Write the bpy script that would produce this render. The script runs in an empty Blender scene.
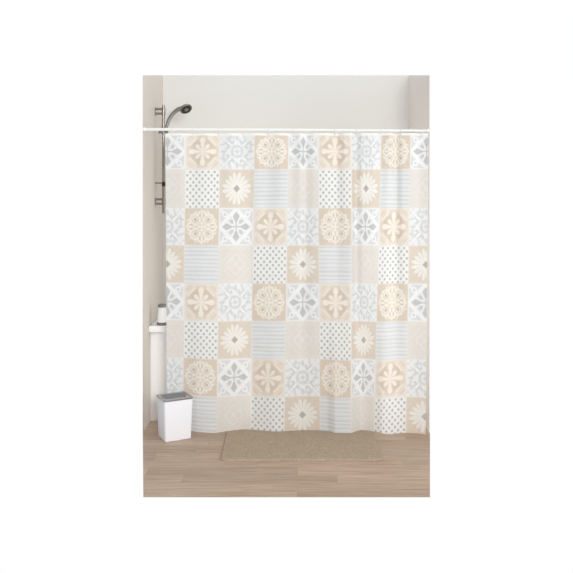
import bpy, bmesh, math, random
from mathutils import Vector, Matrix
random.seed(7)
sc = bpy.context.scene
COL = sc.collection
PI = math.pi

# ------------------------------------------------------------------ frame of the place
F, DC, CX, HZ, CH = 700.0, 4.7, 286.5, 206.0, 1.519     # focal (px), camera distance, centre column, horizon row, eye height
def X(px, y=0.0): return (px - CX) * (DC + y) / F
def Z(py, y=0.0): return CH - (py - HZ) * (DC + y) / F

def lin(c):
    out = []
    for v in c:
        v /= 255.0
        out.append(v / 12.92 if v <= 0.04045 else ((v + 0.055) / 1.055) ** 2.4)
    return (*out, 1.0)

# ------------------------------------------------------------------ node helpers
class NT:
    def __init__(self, name):
        self.m = bpy.data.materials.new(name); self.m.use_nodes = True
        self.t = self.m.node_tree; self.n = self.t.nodes; self.l = self.t.links
        self.bsdf = self.n['Principled BSDF']
    def node(self, typ, **kw):
        nd = self.n.new(typ)
        for k, v in kw.items(): setattr(nd, k, v)
        return nd
    def math(self, op, *a, clamp=False):
        nd = self.n.new('ShaderNodeMath'); nd.operation = op; nd.use_clamp = clamp
        for i, v in enumerate(a):
            if isinstance(v, S): self.l.new(v.s, nd.inputs[i])
            else: nd.inputs[i].default_value = float(v)
        return S(self, nd.outputs[0])
    def mix(self, f, a, b, blend='MIX'):
        nd = self.n.new('ShaderNodeMix'); nd.data_type = 'RGBA'; nd.blend_type = blend
        for idx, v in ((0, f), (6, a), (7, b)):
            if isinstance(v, S): self.l.new(v.s, nd.inputs[idx])
            else: nd.inputs[idx].default_value = v
        return S(self, nd.outputs[2])
    def xyz(self, sock):
        nd = self.n.new('ShaderNodeSeparateXYZ'); self.l.new(sock, nd.inputs[0])
        return [S(self, o) for o in nd.outputs]
    def vec(self, a, b, c=0.0):
        nd = self.n.new('ShaderNodeCombineXYZ')
        for i, v in enumerate((a, b, c)):
            if isinstance(v, S): self.l.new(v.s, nd.inputs[i])
            else: nd.inputs[i].default_value = float(v)
        return S(self, nd.outputs[0])
    def noise(self, vec, scale, detail=3.0, rough=0.55):
        nd = self.n.new('ShaderNodeTexNoise'); nd.inputs['Scale'].default_value = scale
        nd.inputs['Detail'].default_value = detail; nd.inputs['Roughness'].default_value = rough
        self.l.new(vec.s if isinstance(vec, S) else vec, nd.inputs['Vector'])
        return S(self, nd.outputs[0])
    def white(self, vec):
        nd = self.n.new('ShaderNodeTexWhiteNoise'); nd.noise_dimensions = '3D'
        self.l.new(vec.s, nd.inputs['Vector']); return S(self, nd.outputs[0])
    def color(self, s):
        if isinstance(s, S): self.l.new(s.s, self.bsdf.inputs['Base Color'])
        else: self.bsdf.inputs['Base Color'].default_value = s
    def bump(self, h, strength, dist):
        b = self.n.new('ShaderNodeBump'); b.inputs['Strength'].default_value = strength
        b.inputs['Distance'].default_value = dist
        self.l.new(h.s, b.inputs['Height']); self.l.new(b.outputs[0], self.bsdf.inputs['Normal'])
    def obj_coord(self): return self.n.new('ShaderNodeTexCoord').outputs['Object']
    def uv_coord(self): return self.n.new('ShaderNodeTexCoord').outputs['UV']
class S:
    def __init__(self, nt, s): self.nt, self.s = nt, s
    def __add__(self, o): return self.nt.math('ADD', self, o)
    __radd__ = __add__
    def __sub__(self, o): return self.nt.math('SUBTRACT', self, o)
    def __rsub__(self, o): return self.nt.math('SUBTRACT', o, self)
    def __mul__(self, o): return self.nt.math('MULTIPLY', self, o)
    __rmul__ = __mul__
    def __truediv__(self, o): return self.nt.math('DIVIDE', self, o)
    def abs(self): return self.nt.math('ABSOLUTE', self)
    def floor(self): return self.nt.math('FLOOR', self)
    def fract(self): return self.nt.math('FRACT', self)
    def clamp(self): return self.nt.math('ADD', self, 0.0, clamp=True)
def smin(a, b): return a.nt.math('MINIMUM', a, b)
def smax(a, b): return a.nt.math('MAXIMUM', a, b)
def hyp(a, b): return a.nt.math('SQRT', a * a + b * b)
def inside(d, w=0.05): return (0.5 - d / w).clamp()          # soft mask of d < 0

def plain(name, c, rough=0.5, metal=0.0, var=0.03, scale=14.0, bump=0.0, spec=0.3):
    t = NT(name); oc = t.obj_coord()
    n = t.noise(oc, scale)
    lo = lin([max(0, v * (1 - var)) for v in c]); hi = lin([min(255, v * (1 + var)) for v in c])
    t.color(t.mix(n, lo, hi))
    t.bsdf.inputs['Roughness'].default_value = rough; t.bsdf.inputs['Metallic'].default_value = metal
    t.bsdf.inputs['Specular IOR Level'].default_value = spec
    if bump: t.bump(t.noise(oc, scale * 20), bump, 0.002)
    return t.m

# ------------------------------------------------------------------ materials
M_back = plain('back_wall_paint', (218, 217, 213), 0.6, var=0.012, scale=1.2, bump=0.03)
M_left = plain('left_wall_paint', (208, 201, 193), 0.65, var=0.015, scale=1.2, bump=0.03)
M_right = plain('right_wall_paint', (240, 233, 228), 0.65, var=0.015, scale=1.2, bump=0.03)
M_white = plain('white_lacquer', (246, 246, 245), 0.35, var=0.006)
M_rod = plain('white_rod_enamel', (236, 237, 234), 0.3, var=0.006)
M_bin = plain('white_bin_plastic', (238, 239, 244), 0.45, var=0.005)
M_chrome = plain('brushed_chrome', (150, 147, 142), 0.28, metal=1.0, var=0.03, scale=40)
M_lid = plain('chromed_lid', (186, 188, 190), 0.25, metal=1.0, var=0.03, scale=40)
M_flap = plain('flap_steel', (140, 142, 145), 0.35, metal=1.0, var=0.04, scale=40)
M_dark = plain('dark_rubber', (46, 45, 44), 0.5, var=0.1)
M_greycap = plain('grey_cap', (128, 129, 132), 0.4, metal=0.5, var=0.04)
M_ring = plain('ring_plastic', (220, 221, 221), 0.35, var=0.03)
M_ceramic = plain('white_ceramic', (250, 250, 249), 0.2, var=0.004)

def floor_mat():
    t = NT('laminate_planks'); x, y, z = t.xyz(t.obj_coord())
    pw = 0.118
    yy = y / pw + 0.32; row = yy.floor(); fy = yy.fract()
    off = t.white(t.vec(row, 3.7, 1.1))
    xx = x / 0.86 + off * 3.0; colm = xx.floor(); fx = xx.fract()
    tone = t.white(t.vec(row, colm, 5.3))
    tone2 = t.white(t.vec(colm, row, 9.1))
    c = t.mix(tone, lin((176, 151, 131)), lin((201, 177, 156)))
    c = t.mix(tone2 * 0.4, c, lin((178, 163, 147)))
    g = t.noise(t.vec(x * 1.6 + tone * 20.0, y * 26.0, tone2 * 9.0), 2.2, 5.0, 0.6)
    g2 = t.noise(t.vec(x * 5.0 + tone2 * 30.0, y * 120.0, row), 1.5, 3.0, 0.6)
    c = t.mix(((g - 0.42) * 2.6).clamp() * 0.8, c, lin((144, 119, 99)))
    c = t.mix(((g2 - 0.45) * 2.5).clamp() * 0.4, c, lin((216, 196, 177)))
    g3 = t.noise(t.vec(x * 2.2 + tone * 50.0, y * 55.0, row * 3.0), 1.3, 2.0, 0.5)
    c = t.mix(((g3 - 0.5) * 4.0).clamp() * 0.45, c, lin((150, 126, 107)))
    seam = smax(inside(smin(fy, 1.0 - fy) - 0.012, 0.02), inside(smin(fx, 1.0 - fx) - 0.0016, 0.002))
    c = t.mix(seam * 0.45, c, lin((140, 118, 101)))
    t.color(c); t.bsdf.inputs['Roughness'].default_value = 0.55
    t.bsdf.inputs['Specular IOR Level'].default_value = 0.25
    t.bump(g + g2 * 0.5 - seam, 0.15, 0.002)
    return t.m

def mat_mat():
    t = NT('chenille_pile'); oc = t.obj_coord(); x, y, z = t.xyz(oc)
    n = t.noise(oc, 150.0, 2.0); n2 = t.noise(oc, 9.0, 3.0)
    n3 = t.noise(t.vec(x * 14.0, y * 90.0, 0.0), 2.0, 3.0)
    c = t.mix(n, lin((122, 107, 90)), lin((208, 190, 168)))
    c = t.mix(((n2 - 0.4) * 2.0).clamp() * 0.35, c, lin((186, 169, 148)))
    c = t.mix(((n3 - 0.5) * 3.0).clamp() * 0.3, c, lin((134, 116, 97)))
    t.color(c); t.bsdf.inputs['Roughness'].default_value = 0.95
    t.bsdf.inputs['Specular IOR Level'].default_value = 0.05
    t.bump(n, 0.6, 0.004)
    return t.m

def curtain_mat():
    t = NT('patchwork_tile_print')
    u, v, _ = t.xyz(t.uv_coord())
    ci, ri = u.floor(), v.floor()
    p = (u - ci) * 2.0 - 1.0; q = (v - ri) * 2.0 - 1.0
    ap, aq = p.abs(), q.abs()
    mm, nn = smax(ap, aq), smin(ap, aq)
    a = (mm + nn) * 0.7071; b = (mm - nn) * 0.7071        # along / across the nearest diagonal
    s = ap + aq; r = hyp(p, q)
    ang = t.math('ARCTAN2', q, p)
    wear = t.noise(t.vec(u * 1.0, v * 1.0), 9.0, 4.0, 0.65)
    wear2 = t.noise(t.vec(u, v, 3.0), 2.3, 2.0)
    def ell(x, y, cx, cy, rx, ry, w=0.25):
        return inside(hyp((x - cx) / rx, (y - cy) / ry) - 1.0, w)
    def col(base, *layers):
        c = lin(base)
        for f, k in layers: c = t.mix(f, c, lin(k))
        return c
    sq = smax(ap, aq)
    # A: white lattice with four grey kite petals
    kite = inside(nn - smin((mm - 0.14) * 0.46, (0.82 - mm) * 0.80), 0.07)
    stem = inside(smax(nn - 0.035, mm - 0.42), 0.05)
    halo = inside(nn - 0.075 - smin((mm - 0.10) * 0.46, (0.90 - mm) * 0.80), 0.07)
    A = col((243, 244, 244),
            (inside(s - 0.86, 0.08) * 0.8, (226, 228, 231)),
            (inside(1.10 - s, 0.08), (216, 219, 223)),
            (inside(b - 0.07, 0.06) * inside(0.70 - a, 0.1) * 0.9, (242, 243, 244)),
            (ell(a, b, 0.93, 0.0, 0.17, 0.17), (242, 243, 244)),
            (ell(a, b, 0.93, 0.0, 0.08, 0.08), (212, 215, 219)),
            (inside(sq * -1.0 + 0.93, 0.05), (240, 241, 242)),
            (halo, (243, 244, 244)),
            (ell(a, b, 0.39, 0.0, 0.14, 0.10), (200, 203, 206)),
            (smax(kite, stem), (190, 193, 197)))
    # B: beige square with eight cream petals
    bulb = smax(ell(mm, nn, 0.61, 0.0, 0.19, 0.155), inside(smax(nn - 0.025 - mm * 0.16, mm - 0.5), 0.04))
    bulb2 = smax(ell(a, b, 0.42, 0.0, 0.13, 0.09), inside(smax(b - a * 0.2, a - 0.4), 0.04))
    B = col((226, 213, 197),
            (inside((r - 0.58).abs() - 0.16, 0.16), (214, 197, 179)),
            (inside(smax((a - 0.80).abs() - 0.075, b - 0.30), 0.06), (241, 232, 220)),
            (inside((s - 1.36).abs() - 0.04, 0.06), (236, 226, 213)),
            (ell(mm, nn, 0.87, 0.42, 0.05, 0.16), (238, 228, 216)),
            (smax(bulb, bulb2), (246, 237, 227)),
            (inside(0.86 - hyp(smax(ap - 0.55, 0.0), smax(aq - 0.55, 0.0)) - 0.50, 0.08), (236, 228, 218)))
    # C: pale damask in soft greys
    rc = hyp(1.0 - ap, 1.0 - aq)
    swirl = t.math('SINE', ang * 4.0 + r * 11.0)
    C = col((238, 240, 241),
            (inside((rc - 0.62).abs() - 0.05, 0.08) * 0.8, (205, 209, 213)),
            (inside((rc - 0.25).abs() - 0.06, 0.08) * 0.7, (216, 218, 221)),
            (inside((r - 0.30).abs() - 0.055, 0.08), (208, 211, 214)),
            (ell(mm, nn, 0.78, 0.0, 0.16, 0.07), (212, 215, 218)),
            (ell(a, b, 0.63, 0.12, 0.16, 0.045), (207, 210, 213)),
            (ell(mm, nn, 0.55, 0.22, 0.10, 0.05), (206, 209, 212)),
            (inside(0.55 - swirl, 0.4) * inside(r - 1.0, 0.1) * 0.6, (208, 212, 216)),
            (ell(p, q, 0.0, 0.0, 0.10, 0.10), (212, 214, 217)),
            (inside((b - 0.0) - 0.035, 0.05) * inside(0.35 - a, 0.1) * 0.8, (246, 247, 247)))
    # D: beige square with a round cream lace medallion
    edge = t.math('COSINE', ang * 16.0) * 0.035 + 0.88
    D = col((219, 203, 184),
            (inside(r - edge, 0.07), (243, 237, 227)),
            (ell(a, b, 0.56, 0.0, 0.22, 0.20), (221, 207, 189)),
            (ell(a, b, 0.58, 0.0, 0.16, 0.14), (242, 235, 224)),
            (ell(a, b, 0.54, 0.0, 0.10, 0.08), (203, 188, 169)),
            (ell(mm, nn, 0.62, 0.0, 0.17, 0.17), (225, 214, 199)),
            (ell(mm, nn, 0.63, 0.0, 0.12, 0.11), (243, 238, 229)),
            (ell(mm, nn, 0.62, 0.10, 0.10, 0.045), (211, 199, 182)),
            (ell(mm, nn, 0.77, 0.28, 0.05, 0.05), (219, 204, 186)),
            (inside((r - 0.27).abs() - 0.025, 0.05) * 0.8, (221, 209, 193)),
            (ell(mm, nn, 0.36, 0.0, 0.08, 0.04), (217, 204, 188)),
            (ell(a, b, 0.15, 0.0, 0.07, 0.05), (222, 208, 192)))
    # E: faint sand tile with a white quatrefoil
    E = col((228, 224, 217),
            (inside((s - 0.95).abs() - 0.05, 0.10) * 0.5, (240, 236, 231)),
            (inside((hyp(mm - 0.28, nn) - 0.22).abs() - 0.035, 0.06) * 0.7, (243, 240, 236)),
            (inside((sq - 0.84).abs() - 0.05, 0.08) * 0.45, (237, 233, 228)),
            (inside(0.48 - wear, 0.2) * 0.4, (221, 215, 209)))
    # F: white with rows of small grey diamonds
    fu = (u - ci) * 5.7; fv = (v - ri) * 5.55
    d1 = hyp((fu + 0.62).fract() - 0.5, (fv + 0.12).fract() - 0.5)
    d2 = hyp((fu + 0.12).fract() - 0.5, (fv + 0.62).fract() - 0.5)
    Fm = col((242, 243, 242), (inside(smin(d1, d2) - 0.19, 0.14), (178, 179, 179)))
    # G: beige with a sixteen-petalled cream daisy
    an = ang * (16.0 / (2 * PI)); ad = ((an.fract() - 0.5).abs()) * 2.0
    tip = 0.84 - ad * ad * 0.30 - inside(0.42 - nn / smax(mm, 0.01), 0.1) * 0.06
    G = col((222, 208, 191),
            (inside(r - tip, 0.07), (242, 240, 234)),
            (inside(0.80 - ad, 0.25) * inside(0.30 - r, 0.1) * 0.75, (214, 206, 194)),
            (inside(ad - 0.22, 0.2) * inside((r - 0.60).abs() - 0.15, 0.1) * 0.4, (226, 219, 208)),
            (inside(s - 0.20, 0.10), (178, 168, 158)))
    # H: pale grey with thin uneven stripes
    wav = t.noise(t.vec(u * 0.6, v * 9.0), 1.0, 2.0)
    st = ((v - ri) * 9.5 + (wav - 0.5) * 0.8).fract()
    st2 = ((v - ri) * 17.0 + (wav - 0.5) * 1.6 + 0.3).fract()
    H = col((227, 231, 233),
            (inside((st - 0.5).abs() - 0.16, 0.14) * 0.9, (209, 212, 214)),
            (inside((st2 - 0.5).abs() - 0.16, 0.2) * 0.4, (214, 216, 219)),
            (inside((st - 0.95).abs() - 0.08, 0.1) * 0.7, (243, 244, 245)))
    # layout: four-column repeat, rows 3 and 4 stepped by two columns
    half = ((ri / 4.0).fract() * 4.0 + 0.01).floor()
    shift = t.math('GREATER_THAN', half, 1.5) * 2.0
    k = (((ci + shift) / 4.0).fract() * 4.0 + 0.01).floor()
    odd = t.math('GREATER_THAN', (ri / 2.0).fract(), 0.25)
    def pick(c0, c1, c2, c3):
        c = t.mix(t.math('GREATER_THAN', k, 0.5), c0, c1)
        c = t.mix(t.math('GREATER_THAN', k, 1.5), c, c2)
        return t.mix(t.math('GREATER_THAN', k, 2.5), c, c3)
    c = t.mix(odd, pick(A, B, C, D), pick(E, Fm, G, H))
    c = t.mix(inside(0.95 - sq, 0.05) * 0.35, c, lin((238, 236, 232)))
    c = t.mix(((wear - 0.5) * 2.2).clamp() * 0.45, c, lin((246, 245, 243)))
    c = t.mix(((wear2 - 0.5) * 2.0).clamp() * 0.15, c, lin((216, 208, 198)))
    c = t.mix(0.13, c, lin((243, 244, 241)))
    t.color(c); t.bsdf.inputs['Roughness'].default_value = 0.75
    t.bsdf.inputs['Specular IOR Level'].default_value = 0.1
    tr = t.node('ShaderNodeBsdfTranslucent'); t.l.new(c.s, tr.inputs['Color'])
    mx = t.node('ShaderNodeMixShader'); mx.inputs[0].default_value = 0.25
    t.l.new(t.bsdf.outputs[0], mx.inputs[1]); t.l.new(tr.outputs[0], mx.inputs[2])
    t.l.new(mx.outputs[0], t.n['Material Output'].inputs['Surface'])
    return t.m

# ------------------------------------------------------------------ mesh helpers
def obj(name, bm, mat, parent=None, smooth=True, loc=None):
    me = bpy.data.meshes.new(name); bmesh.ops.recalc_face_normals(bm, faces=bm.faces[:])
    bm.to_mesh(me); bm.free(); me.materials.append(mat)
    if smooth:
        for p in me.polygons: p.use_smooth = True
        me.set_sharp_from_angle(angle=math.radians(38))
    o = bpy.data.objects.new(name, me); COL.objects.link(o)
    if parent is not None: o.parent = parent
    if loc: o.location = loc
    return o
def tag(o, label, cat, group=None):
    o['label'] = label; o['category'] = cat
    if group: o['group'] = group
    return o
def thing(name, label, cat, loc, rotz=0.0, group=None):
    o = bpy.data.objects.new(name, None); COL.objects.link(o); o.empty_display_size = 0.05
    o.location = loc; o.rotation_euler = (0, 0, rotz)
    return tag(o, label, cat, group)
def frame(d):
    d = Vector(d).normalized(); up = Vector((0, 0, 1)) if abs(d.z) < 0.9 else Vector((1, 0, 0))
    s = d.cross(up).normalized(); return s, s.cross(d).normalized()
def lathe(bm, origin, axis, prof, seg=24):
    """prof: list of (distance along axis, radius); ends closed."""
    o = Vector(origin); d = Vector(axis).normalized(); s, u = frame(d); rings = []
    for h, r in prof:
        rings.append([bm.verts.new(o + d * h + (s * math.cos(2*PI*i/seg) + u * math.sin(2*PI*i/seg)) * max(r, 1e-5)) for i in range(seg)])
    for A_, B_ in zip(rings, rings[1:]):
        for i in range(seg): bm.faces.new((A_[i], A_[(i+1) % seg], B_[(i+1) % seg], B_[i]))
    bm.faces.new(rings[0]); bm.faces.new(rings[-1]); return bm
def rod(bm, a, b, r, seg=20, bev=0.15):
    a, b = Vector(a), Vector(b); L = (b - a).length; e = min(r * bev, L * .2)
    return lathe(bm, a, b - a, [(0, r - e), (e, r), (L - e, r), (L, r - e)], seg)
def tube(bm, pts, radii, seg=16, flat=1.0):
    pts = [Vector(p) for p in pts]; rings = []; n = len(pts)
    for i, p in enumerate(pts):
        d = pts[min(i+1, n-1)] - pts[max(i-1, 0)]; d.normalize()
        s = d.cross(Vector((0, 1, 0))).normalized(); u = s.cross(d).normalized()
        rings.append([bm.verts.new(p + (s*math.cos(2*PI*k/seg) + u*math.sin(2*PI*k/seg)*flat)*radii[i]) for k in range(seg)])
    for A_, B_ in zip(rings, rings[1:]):
        for i in range(seg): bm.faces.new((A_[i], A_[(i+1) % seg], B_[(i+1) % seg], B_[i]))
    bm.faces.new(rings[0]); bm.faces.new(rings[-1]); return bm
def rrect(hx, hy, r, n=6):
    out = []
    for cx, cy, a0 in ((hx-r, hy-r, 0), (-hx+r, hy-r, PI/2), (-hx+r, -hy+r, PI), (hx-r, -hy+r, 1.5*PI)):
        for i in range(n+1):
            a = a0 + PI/2*i/n; out.append((cx + r*math.cos(a), cy + r*math.sin(a)))
    return out
def loft(bm, secs, cap0=True, cap1=True):
    """secs: (z, hx, hy, r[, cx, cy])"""
    rings = []
    for s in secs:
        z, hx, hy, r = s[:4]; cx, cy = (s[4], s[5]) if len(s) > 4 else (0, 0)
        rings.append([bm.verts.new((x+cx, y+cy, z)) for x, y in rrect(hx, hy, r)])
    n = len(rings[0])
    for A_, B_ in zip(rings, rings[1:]):
        for i in range(n): bm.faces.new((A_[i], A_[(i+1) % n], B_[(i+1) % n], B_[i]))
    if cap0: bm.faces.new(rings[0])
    if cap1: bm.faces.new(rings[-1])
    return bm
def box(bm, x0, x1, y0, y1, z0, z1, bev=0.0):
    hx, hy = (x1-x0)/2, (y1-y0)/2; cx, cy = (x0+x1)/2, (y0+y1)/2; e = max(bev, 1e-4)
    return loft(bm, [(z0, hx-e, hy-e, e, cx, cy), (z0+e, hx, hy, e, cx, cy), (z1-e, hx, hy, e, cx, cy), (z1, hx-e, hy-e, e, cx, cy)])
def hermite(pts, x):
    """smooth interpolation through (x, y) points"""
    if x <= pts[0][0]: return pts[0][1]
    if x >= pts[-1][0]: return pts[-1][1]
    n = len(pts)
    for i in range(n-1):
        if pts[i][0] <= x <= pts[i+1][0]: break
    x0, y0 = pts[i]; x1, y1 = pts[i+1]; h = x1-x0; sl = (y1-y0)/h
    def m(j):
        if j == 0 or j == n-1: return (pts[min(j+1, n-1)][1]-pts[max(j-1, 0)][1])/(pts[min(j+1, n-1)][0]-pts[max(j-1, 0)][0])
        a_ = (pts[j][1]-pts[j-1][1])/(pts[j][0]-pts[j-1][0]); b_ = (pts[j+1][1]-pts[j][1])/(pts[j+1][0]-pts[j][0])
        return 0 if a_*b_ <= 0 else 2*a_*b_/(a_+b_)
    t = (x-x0)/h; m0, m1 = m(i)*h, m(i+1)*h
    return (2*t**3-3*t*t+1)*y0 + (t**3-2*t*t+t)*m0 + (-2*t**3+3*t*t)*y1 + (t**3-t*t)*m1

# ------------------------------------------------------------------ the shell: a shower alcove open to the front
WL, WR, YB, YF = -0.962, 0.957, 0.75, -0.015
ZB, ZF = Z(75.3, YB), Z(75.3, YF)                       # walls end at the picture's upper limit
yfl = CH * F / (497.3 - HZ) - DC                        # front edge of the modelled floor
def quad(name, pts, mat, nx=1):
    bm = bmesh.new(); bm.faces.new([bm.verts.new(p) for p in pts])
    me = bpy.data.meshes.new(name); bm.to_mesh(me); bm.free(); me.materials.append(mat)
    o = bpy.data.objects.new(name, me); COL.objects.link(o); o['kind'] = 'structure'; return o
quad('floor', [(X(143.3, yfl), yfl, 0), (X(430, yfl), yfl, 0), (X(430, YF), YF, 0), (WR, YB, 0), (WL, YB, 0), (WL, YF, 0)], floor_mat())
quad('wall_back', [(WL, YB, 0), (WR, YB, 0), (WR, YB, ZB), (WL, YB, ZB)], M_back)
quad('wall_left', [(WL, YF, 0), (WL, YB, 0), (WL, YB, ZB), (WL, YF, ZF)], M_left)
quad('wall_right', [(WR, YB, 0), (WR, YF, 0), (WR, YF, ZF), (WR, YB, ZB)], M_right)

# ------------------------------------------------------------------ curtain rod
RZ0, RZ1 = Z(129.4), Z(130.7)
def rodz(x): return RZ0 + (RZ1 - RZ0) * (x - WL) / (WR - WL)
t = thing('curtain_rod', 'white tension rod spanning the alcove, holding the patterned shower curtain', 'curtain rod', (0, 0, 0))
bm = bmesh.new(); rod(bm, (WL + 0.004, 0, rodz(WL)), (0.25, 0, rodz(0.25)), 0.0102, 24); obj('outer_tube', bm, M_rod, t)
bm = bmesh.new(); rod(bm, (0.245, 0, rodz(0.245)), (WR - 0.004, 0, rodz(WR)), 0.0085, 24); obj('inner_tube', bm, M_rod, t)
for sx, xw in ((1, WL), (-1, WR)):
    bm = bmesh.new(); lathe(bm, (xw, 0, rodz(xw)), (sx, 0, 0), [(0.0005, .0135), (.003, .0145), (.012, .0135), (.016, .0112)], 24)
    obj('end_cap', bm, M_rod, t)

# ------------------------------------------------------------------ shower curtain
U_top = [(165.8, .455), (184.9, 1), (219.4, 2), (253.8, 3), (287.8, 4), (318.3, 5), (351.6, 6), (380, 7), (409.7, 8), (427.8, 8.54)]
U_bot = [(166.8, .5), (183, 1), (216.9, 2), (250.4, 3), (284.5, 4), (320, 5), (351, 6), (374.2, 7), (406.2, 8), (425.8, 8.52)]
hem = [(165, -7), (186, -6.6), (198, -2.2), (210, -.3), (222, .3), (244, -4), (262, -1.5), (275, .6), (290, -.5), (303, -2), (318, -1.8),
       (327, -.6), (336, 3.8), (350, 4.2), (356.5, 0.2), (362, -2.6), (375, 1), (383, 3.4), (392, 2), (396, .4), (404, -.6), (415, .2), (426, 3)]
top = [(165, 0), (180, .5), (193, -.4), (206, .6), (219, -.4), (231, .6), (244, -.4), (256, .7), (268, -.5), (280, .8), (292, -.3), (301, 1.0), (305.5, -.8), (314, .6),
       (325, 1.1), (331, .5), (337, -1.2), (345, .9), (351, 1.0), (355.5, -1.3), (362, .8), (372, 1.2), (380, 0), (390, 1.2), (396, -1.2), (402, .8), (412, 1.2), (420, -.2), (428, .6)]
mid = [(165, -3), (185, -2.2), (202, 0), (222, .5), (240, -.8), (262, .3), (280, .8), (296, .3), (304, -.9), (314, .5), (328, 1.4), (337, 1.2), (350, 2.2),
       (356, -1.6), (363, .2), (375, 1.4), (385, 2.0), (396, -.8), (405, .6), (416, .8), (427, 1.6)]
CT = Z(133.4)
VR = [(132.4, -.03), (133.6, 0.0), (169.4, 1), (208.0, 2), (245.3, 3), (283.2, 4), (320.8, 5), (358.4, 6), (395.7, 7), (433.3, 8)]
def inv(tab, uu): return hermite([(b_, a_) for a_, b_ in tab], uu)
NU, NV = 330, 90
def cpoint(s, w, fwd=0.0):
    """s 0..1 across, w 0..1 down -> point and (u, v)"""
    k = min(max((w - 0.19) / 0.75, -0.25), 1.06)
    u0 = U_top[0][1] + (U_bot[0][1] - U_top[0][1]) * k; u1 = U_top[-1][1] + (U_bot[-1][1] - U_top[-1][1]) * k
    uu = u0 + (u1 - u0) * s
    def ext(tab):
        if uu < tab[0][1]: return tab[0][0] + (uu - tab[0][1]) * 35
        if uu > tab[-1][1]: return tab[-1][0] + (uu - tab[-1][1]) * 33
        return inv(tab, uu)
    px = ext(U_top) * (1 - k) + ext(U_bot) * k
    wt, wm, wb = max(0, 1 - w / 0.5), 1 - abs(w - 0.5) / 0.5, max(0, (w - 0.5) / 0.5)
    f = 1.5 * hermite(top, px) * wt + 1.3 * hermite(mid, px) * wm + hermite(hem, px) * wb
    y = -0.028 * w ** 0.8 - 0.01 * f - fwd
    zb = 0.0035 + 0.0125 * max(0, min(1, (px - 214) / 12)) * max(0, min(1, (390 - px) / 10))
    z = CT + (zb - CT) * w
    v = hermite(VR, HZ + (CH - z) * F / DC)
    return Vector((X(px, y), y, z)), (uu, v)
def cloth(w0, w1, nv, fwd=0.0):
    bm = bmesh.new(); uvl = bm.loops.layers.uv.new('UVMap'); g = []
    for j in range(nv + 1):
        w = w0 + (w1 - w0) * j / nv; line = []
        for i in range(NU + 1):
            p, uv = cpoint(i / NU, w, fwd); line.append((bm.verts.new(p), uv))
        g.append(line)
    for j in range(nv):
        for i in range(NU):
            qd = (g[j][i], g[j+1][i], g[j+1][i+1], g[j][i+1])
            fc = bm.faces.new([c[0] for c in qd])
            for lp, c in zip(fc.loops, qd): lp[uvl].uv = c[1]
    return bm
t = thing('shower_curtain', 'patchwork tile print shower curtain in beige, grey and white hanging from the white rod', 'shower curtain', (0, 0, 0))
M_cur = curtain_mat()
obj('curtain_cloth', cloth(0, 1, NV), M_cur, t)
M_band = plain('white_header_tape', (240, 239, 235), 0.75, var=0.01, scale=30, spec=0.15)
obj('header_band', cloth(0.0005, 0.0075, 3, 0.0012), M_band, t)

# ------------------------------------------------------------------ curtain rings
order = ['first', 'second', 'third', 'fourth', 'fifth', 'sixth', 'seventh', 'eighth', 'ninth', 'tenth', 'eleventh', 'twelfth']
ring0 = None
for i, px in enumerate([172, 193, 219, 244, 268.5, 293, 314.5, 335, 356.5, 380, 400.5, 421]):
    if ring0 is None:
        bm = bmesh.new(); n, k = 28, 8; rings = []
        for a in range(n):
            th = 2*PI*a/n; c = Vector((0, 0.0128*math.cos(th), -0.0115 + 0.0232*math.sin(th)))
            d = Vector((0, math.cos(th), math.sin(th)))
            rings.append([bm.verts.new(c + (d*math.cos(2*PI*b_/k) + Vector((1, 0, 0))*math.sin(2*PI*b_/k))*0.0017) for b_ in range(k)])
        for a in range(n):
            for b_ in range(k):
                bm.faces.new((rings[a][b_], rings[a][(b_+1) % k], rings[(a+1) % n][(b_+1) % k], rings[(a+1) % n][b_]))
        o = ring0 = obj('curtain_ring', bm, M_ring)
    else:
        o = ring0.copy(); COL.objects.link(o)
    o.location = (X(px), 0, rodz(X(px)) + 0.0)
    tag(o, 'small grey curtain ring on the white rod, %s from the left wall' % order[i], 'curtain ring', 'curtain rings along the white rod')

# ------------------------------------------------------------------ shower rail on the left wall
YR = 0.425; xr = X(163.6, YR)
t = thing('shower_rail', 'upright chrome shower rail on two brackets fixed to the left wall', 'shower rail', (WL, YR, 0))
def L(x, z, dy=0.0): return (x - WL, dy, z)
zt, zb = Z(105, YR), Z(213.5, YR)
bm = bmesh.new(); rod(bm, L(xr, zb), L(xr, zt), 0.0098, 24); obj('pole', bm, M_chrome, t)
for ya, yb in ((109.0, 113.6), (199.3, 203.8)):
    bm = bmesh.new()
    for yy in (ya, yb):
        rod(bm, (0.0005, 0, Z(yy, YR)), (xr - WL + 0.011, 0, Z(yy, YR)), 0.0082, 20)
    br = obj('bracket', bm, M_chrome, t)
    for yy in (ya, yb):
        bm = bmesh.new(); lathe(bm, (0.0005, 0, Z(yy, YR)), (1, 0, 0), [(0, .0135), (.004, .0135), (.007, .011)], 20); obj('wall_flange', bm, M_chrome, br)
    bm = bmesh.new(); rod(bm, (xr - WL, 0, Z(yb + 1.6, YR)), (xr - WL, 0, Z(ya - 1.6, YR)), 0.0138, 24); obj('pole_sleeve', bm, M_chrome, br)
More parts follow.
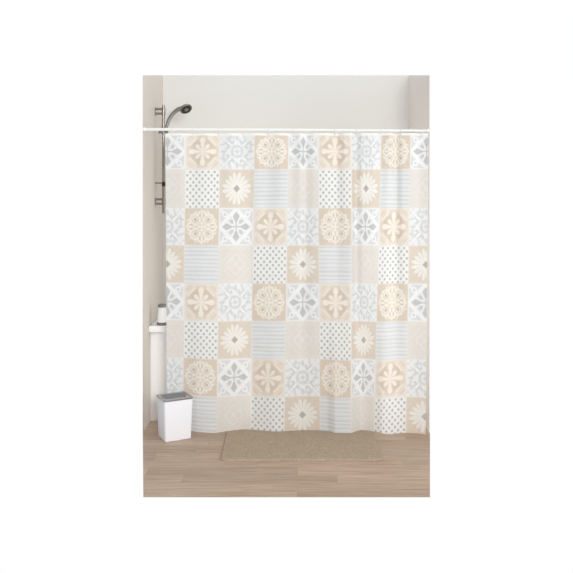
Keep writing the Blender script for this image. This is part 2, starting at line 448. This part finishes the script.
# sliding holder that carries the hand shower
bm = bmesh.new(); rod(bm, L(xr, Z(134, YR)), L(xr, Z(124.5, YR)), 0.0145, 24)
rod(bm, L(X(160, YR), Z(132.2, YR), -.006), L(X(168.3, YR), Z(132.2, YR), -.006), 0.0085, 20)
sl = obj('slider', bm, M_chrome, t)
bm = bmesh.new(); lathe(bm, L(X(159.6, YR), Z(132.2, YR), -.006), (1, 0, 0), [(-.006, .008), (-.004, .0105), (.008, .0105), (.01, .008)], 20); obj('knob', bm, M_greycap, sl)
cup0 = Vector((X(166.0, YR), YR - 0.028, Z(131.0, YR))); hd = Vector((0.30, -0.05, 1)).normalized()
bm = bmesh.new()
lathe(bm, cup0 - Vector((WL, YR, 0)), hd, [(0, .0128), (.002, .0140), (.022, .0165), (.024, .0160), (.022, .0150), (.001, .0122)], 24)
rod(bm, L(xr, Z(130, YR)), (cup0.x - WL, -0.024, Z(130, YR)), 0.007, 16)
obj('holder_cup', bm, M_chrome, sl)
# lower stop with black knob
bm = bmesh.new(); rod(bm, (0.0005, 0, Z(183, YR)), (xr - WL, 0, Z(183, YR)), 0.0055, 16); st = obj('stop_arm', bm, M_chrome, t)
bm = bmesh.new(); rod(bm, (xr - WL, 0, Z(186.5, YR)), (xr - WL, 0, Z(181.8, YR)), 0.0128, 20)
lathe(bm, (xr - WL, -.008, Z(184.6, YR)), (.5, -1, 0), [(0, .010), (.014, .0115), (.02, .0105), (.022, .007)], 20); obj('stop_knob', bm, M_dark, st)

# hand shower resting in the holder
hp = [(166.3, 128.2), (167.6, 123.0), (169.6, 118.4), (172.4, 114.3), (175.6, 111.1), (179.2, 108.9), (183.0, 107.6)]
base = Vector((cup0.x, YR - .03, Z(131, YR)))
t = thing('hand_shower', 'chrome hand shower with dark spray face resting in the rail holder', 'hand shower', base)
pts = []
for i, (px, py) in enumerate(hp):
    yy = YR - 0.028 - 0.012 * (i / 6) ** 1.5; pts.append(Vector((X(px, yy), yy, Z(py, yy))) - base)
bm = bmesh.new(); tube(bm, pts, [.0100, .0118, .0132, .0142, .0150, .0160, .0150], 18); obj('handle', bm, M_chrome, t)
yy = YR - 0.045; hc = Vector((X(185.6, yy), yy, Z(108.2, yy))) - base; ax = Vector((0.42, -0.50, -0.76)).normalized()
bm = bmesh.new(); lathe(bm, hc - ax * 0.016, ax, [(-.004, .006), (0, .019), (.007, .033), (.014, .042), (.022, .0455), (.028, .0455), (.030, .043), (.030, .036)], 36)
hd_ = obj('shower_head', bm, M_chrome, t)
bm = bmesh.new(); lathe(bm, hc + ax * 0.0135, ax, [(0, .036), (.002, .036), (.0035, .033), (.0035, .017), (.0045, .016), (.0045, .002)], 36)
fc = obj('spray_face', bm, M_dark, hd_); fc['label'] = 'dark round spray face'
bm = bmesh.new(); lathe(bm, hc + ax * 0.0181, ax, [(0, .0155), (.0015, .0145), (.002, .011), (.002, .001)], 28); obj('face_disc', bm, M_greycap, fc.parent)

# ------------------------------------------------------------------ white ledge behind the curtain's left edge
y0 = 0.18; ztop = Z(326.2, y0)
t = thing('boxed_ledge', 'white boxed-in ledge with overhanging top, against left wall behind curtain edge', 'ledge', (WL, y0, 0))
bm = bmesh.new(); box(bm, .001, .36, .060, YB - y0 - .002, .0006, ztop - .0445, .002); obj('front_panel', bm, M_white, t)
bm = bmesh.new(); box(bm, .001, .375, 0, YB - y0 - .002, ztop - .044, ztop, .004); obj('ledge_top', bm, M_white, t)

yj = y0 + 0.058; xj = X(162.2, yj)
t = thing('lidded_jar', 'small white tapered jar with grey lid and grey foot on the white ledge', 'jar', (xj, yj, ztop))
bm = bmesh.new(); lathe(bm, (0, 0, .0185), (0, 0, 1), [(0, .030), (.002, .0345), (.006, .0348), (.104, .0275), (.107, .0265), (.107, .02)], 36); obj('jar_body', bm, M_ceramic, t)
bm = bmesh.new(); lathe(bm, (0, 0, .0004), (0, 0, 1), [(0, .036), (.002, .0375), (.015, .0375), (.018, .035)], 36); obj('foot_ring', bm, M_greycap, t)
bm = bmesh.new(); lathe(bm, (0, 0, .1258), (0, 0, 1), [(0, .026), (.001, .0305), (.017, .0295), (.020, .027), (.021, .01), (.021, .001)], 36); obj('lid', bm, M_greycap, t)

# ------------------------------------------------------------------ waste bin
TH = math.radians(28); W, Dp = 0.178, 0.150
nc = Vector((X(165.2, -.208), -.208, 0)); R = Matrix.Rotation(TH, 3, 'Z')
ctr = nc + R @ Vector((W / 2, Dp / 2, 0))
t = thing('waste_bin', 'white tapered square waste bin with chrome swing lid, in front of the curtain', 'bin', ctr, TH)
k = 0.0085; hb = 0.266
bm = bmesh.new()
loft(bm, [(.0005, W/2 - .012, Dp/2 - .012, .006), (.0005, W/2 - .003, Dp/2 - .003, .010), (.004, W/2, Dp/2, .012), (hb - .004, W/2 + k, Dp/2 + k, .013), (hb, W/2 + k - .001, Dp/2 + k - .001, .012)])
obj('bin_body', bm, M_bin, t)
a_, b_ = W/2 + k + .003, Dp/2 + k + .003
bm = bmesh.new()
loft(bm, [(hb - .005, a_ - .001, b_ - .001, .014), (hb - .004, a_, b_, .015), (hb + .004, a_ + .0005, b_ + .0005, .015), (hb + .0065, a_ - .002, b_ - .002, .014),
          (hb + .0080, a_ - .010, b_ - .010, .010), (hb + .0065, a_ - .016, b_ - .016, .008), (hb - .006, a_ - .021, b_ - .021, .006)])
lid = obj('bin_lid', bm, M_lid, t); lid['label'] = 'chrome lid'
bm = bmesh.new()
loft(bm, [(-.002, a_ - .026, b_ - .026, .005), (-.001, a_ - .025, b_ - .025, .005), (.0015, a_ - .025, b_ - .025, .005), (.0025, a_ - .027, b_ - .027, .005)])
bmesh.ops.rotate(bm, verts=bm.verts[:], cent=(0, 0, 0), matrix=Matrix.Rotation(math.radians(4), 3, 'X'))
bmesh.ops.translate(bm, verts=bm.verts[:], vec=(0, 0, hb + .0005))
obj('swing_flap', bm, M_flap, lid)

# ------------------------------------------------------------------ bath mat
xm0, xm1, ym0, ym1 = X(219.0, -.53), X(384.0, -.53), -0.532, 0.02
hx, hy = (xm1 - xm0)/2, (ym1 - ym0)/2
from mathutils import noise as mn
bm = bmesh.new(); nx, ny = 250, 140; g = []
for j in range(ny + 1):
    line = []
    for i in range(nx + 1):
        a = -1 + 2*i/nx; b = -1 + 2*j/ny
        x, y = a*hx, b*hy
        x += 0.006*mn.noise(Vector((3.1, y*4, 0)))*abs(a)**6; y += 0.006*mn.noise(Vector((x*5, 7.7, 0)))*abs(b)**6
        rr = 0.05; dx, dy = max(0, abs(x) - (hx - rr)), max(0, abs(y) - (hy - rr))
        if dx > 0 and dy > 0:
            dd = math.hypot(dx, dy)
            mxd = max(dx, dy)
            if dd > 1e-6:
                f = mxd/dd; x = math.copysign(hx - rr + dx*f, x); y = math.copysign(hy - rr + dy*f, y)
        e = min((1 - abs(a))*hx, (1 - abs(b))*hy)
        prof = min(1, e/0.014); h = 0.0105*math.sqrt(max(0, 1 - (1 - prof)**2))
        tuft = mn.noise(Vector((x*150, y*150, 0)))*0.0022 + mn.noise(Vector((x*60, y*60, 4)))*0.0016
        tuft += 0.0009*math.sin(y*2*PI/0.020 + 2.5*mn.noise(Vector((x*6, y*8, 2))))
        line.append(bm.verts.new((x, y, 0.0008 + h + (tuft if e > .003 else 0)*min(1, e/.01))))
    g.append(line)
for j in range(ny):
    for i in range(nx): bm.faces.new((g[j][i], g[j][i+1], g[j+1][i+1], g[j+1][i]))
rim = g[0] + [g[j][nx] for j in range(1, ny+1)] + [g[ny][i] for i in range(nx-1, -1, -1)] + [g[j][0] for j in range(ny-1, 0, -1)]
bm.faces.new(rim[::-1])
t = obj('bath_mat', bm, mat_mat(), loc=((xm0+xm1)/2, (ym0+ym1)/2, 0))
for p in t.data.polygons: p.use_smooth = True
tag(t, 'taupe tufted bath mat lying on the floor in front of the curtain', 'bath mat')

# ------------------------------------------------------------------ light: bright white studio all round, soft key from the front right, added unseen fills over and inside the alcove
w = bpy.data.worlds.new('studio'); sc.world = w; w.use_nodes = True
wn, wl = w.node_tree.nodes, w.node_tree.links
bg = wn['Background']; bg.inputs[0].default_value = (1, 1, 1, 1)
tc = wn.new('ShaderNodeTexCoord'); sep = wn.new('ShaderNodeSeparateXYZ'); wl.new(tc.outputs['Generated'], sep.inputs[0])
ra = wn.new('ShaderNodeMapRange'); ra.inputs[1].default_value = -0.9; ra.inputs[2].default_value = 0.9; ra.inputs[3].default_value = 0.42; ra.inputs[4].default_value = 1.0
wl.new(sep.outputs[0], ra.inputs[0])                                 # studio a little dimmer to the left...
rb = wn.new('ShaderNodeMapRange'); rb.inputs[1].default_value = 0.3; rb.inputs[2].default_value = 0.75
wl.new(sep.outputs[1], rb.inputs[0])                                 # ...and plain white beyond the set
mxw = wn.new('ShaderNodeMix'); wl.new(rb.outputs[0], mxw.inputs[0]); wl.new(ra.outputs[0], mxw.inputs[2]); mxw.inputs[3].default_value = 1.0
wl.new(mxw.outputs[0], bg.inputs[1])
ld = bpy.data.lights.new('key_softbox', 'AREA'); ld.energy = 158; ld.size = 1.6; ld.color = (1, 1, .985)
lo = bpy.data.objects.new('key_softbox', ld); COL.objects.link(lo); lo.location = (1.2, -5.6, 2.3)
lo.rotation_euler = (Vector((-0.2, 0.0, 0.7)) - lo.location).to_track_quat('-Z', 'Y').to_euler()

ld = bpy.data.lights.new('overhead_fill', 'AREA'); ld.shape = 'RECTANGLE'; ld.energy = 3.0; ld.size = 1.6; ld.size_y = 0.5  # unseen fill added above the alcove to brighten its walls
lo = bpy.data.objects.new('overhead_fill', ld); COL.objects.link(lo); lo.location = (0, 0.36, 3.35)
ld = bpy.data.lights.new('alcove_fill', 'AREA'); ld.shape = 'RECTANGLE'; ld.energy = 3.2; ld.size = 1.7; ld.size_y = 0.25  # added fill hidden behind the curtain, lifts the left wall and ledge
lo = bpy.data.objects.new('alcove_fill', ld); COL.objects.link(lo); lo.location = (-0.15, 0.13, 0.95)
lo.rotation_euler = (0, PI/2, math.radians(-28))

ld = bpy.data.lights.new('alcove_fill', 'AREA'); ld.shape = 'RECTANGLE'; ld.energy = 2.6; ld.size = 1.8; ld.size_y = 0.2  # second added fill behind the curtain, brightens the right wall
lo = bpy.data.objects.new('alcove_fill', ld); COL.objects.link(lo); lo.location = (0.45, 0.25, 0.95); lo.rotation_euler = (0, -PI/2, 0)

# ------------------------------------------------------------------ camera and colour
cd = bpy.data.cameras.new('camera'); cam = bpy.data.objects.new('camera', cd); COL.objects.link(cam)
cam.location = (0, -DC, CH); cam.rotation_euler = (PI/2, 0, 0)
cd.sensor_width = 36; cd.lens = F/573*36; cd.shift_y = -(286.5 - HZ)/573; cd.clip_start = 0.05
sc.camera = cam
sc.view_settings.view_transform = 'Standard'; sc.view_settings.look = 'None'
sc.view_settings.exposure = 0; sc.view_settings.gamma = 1
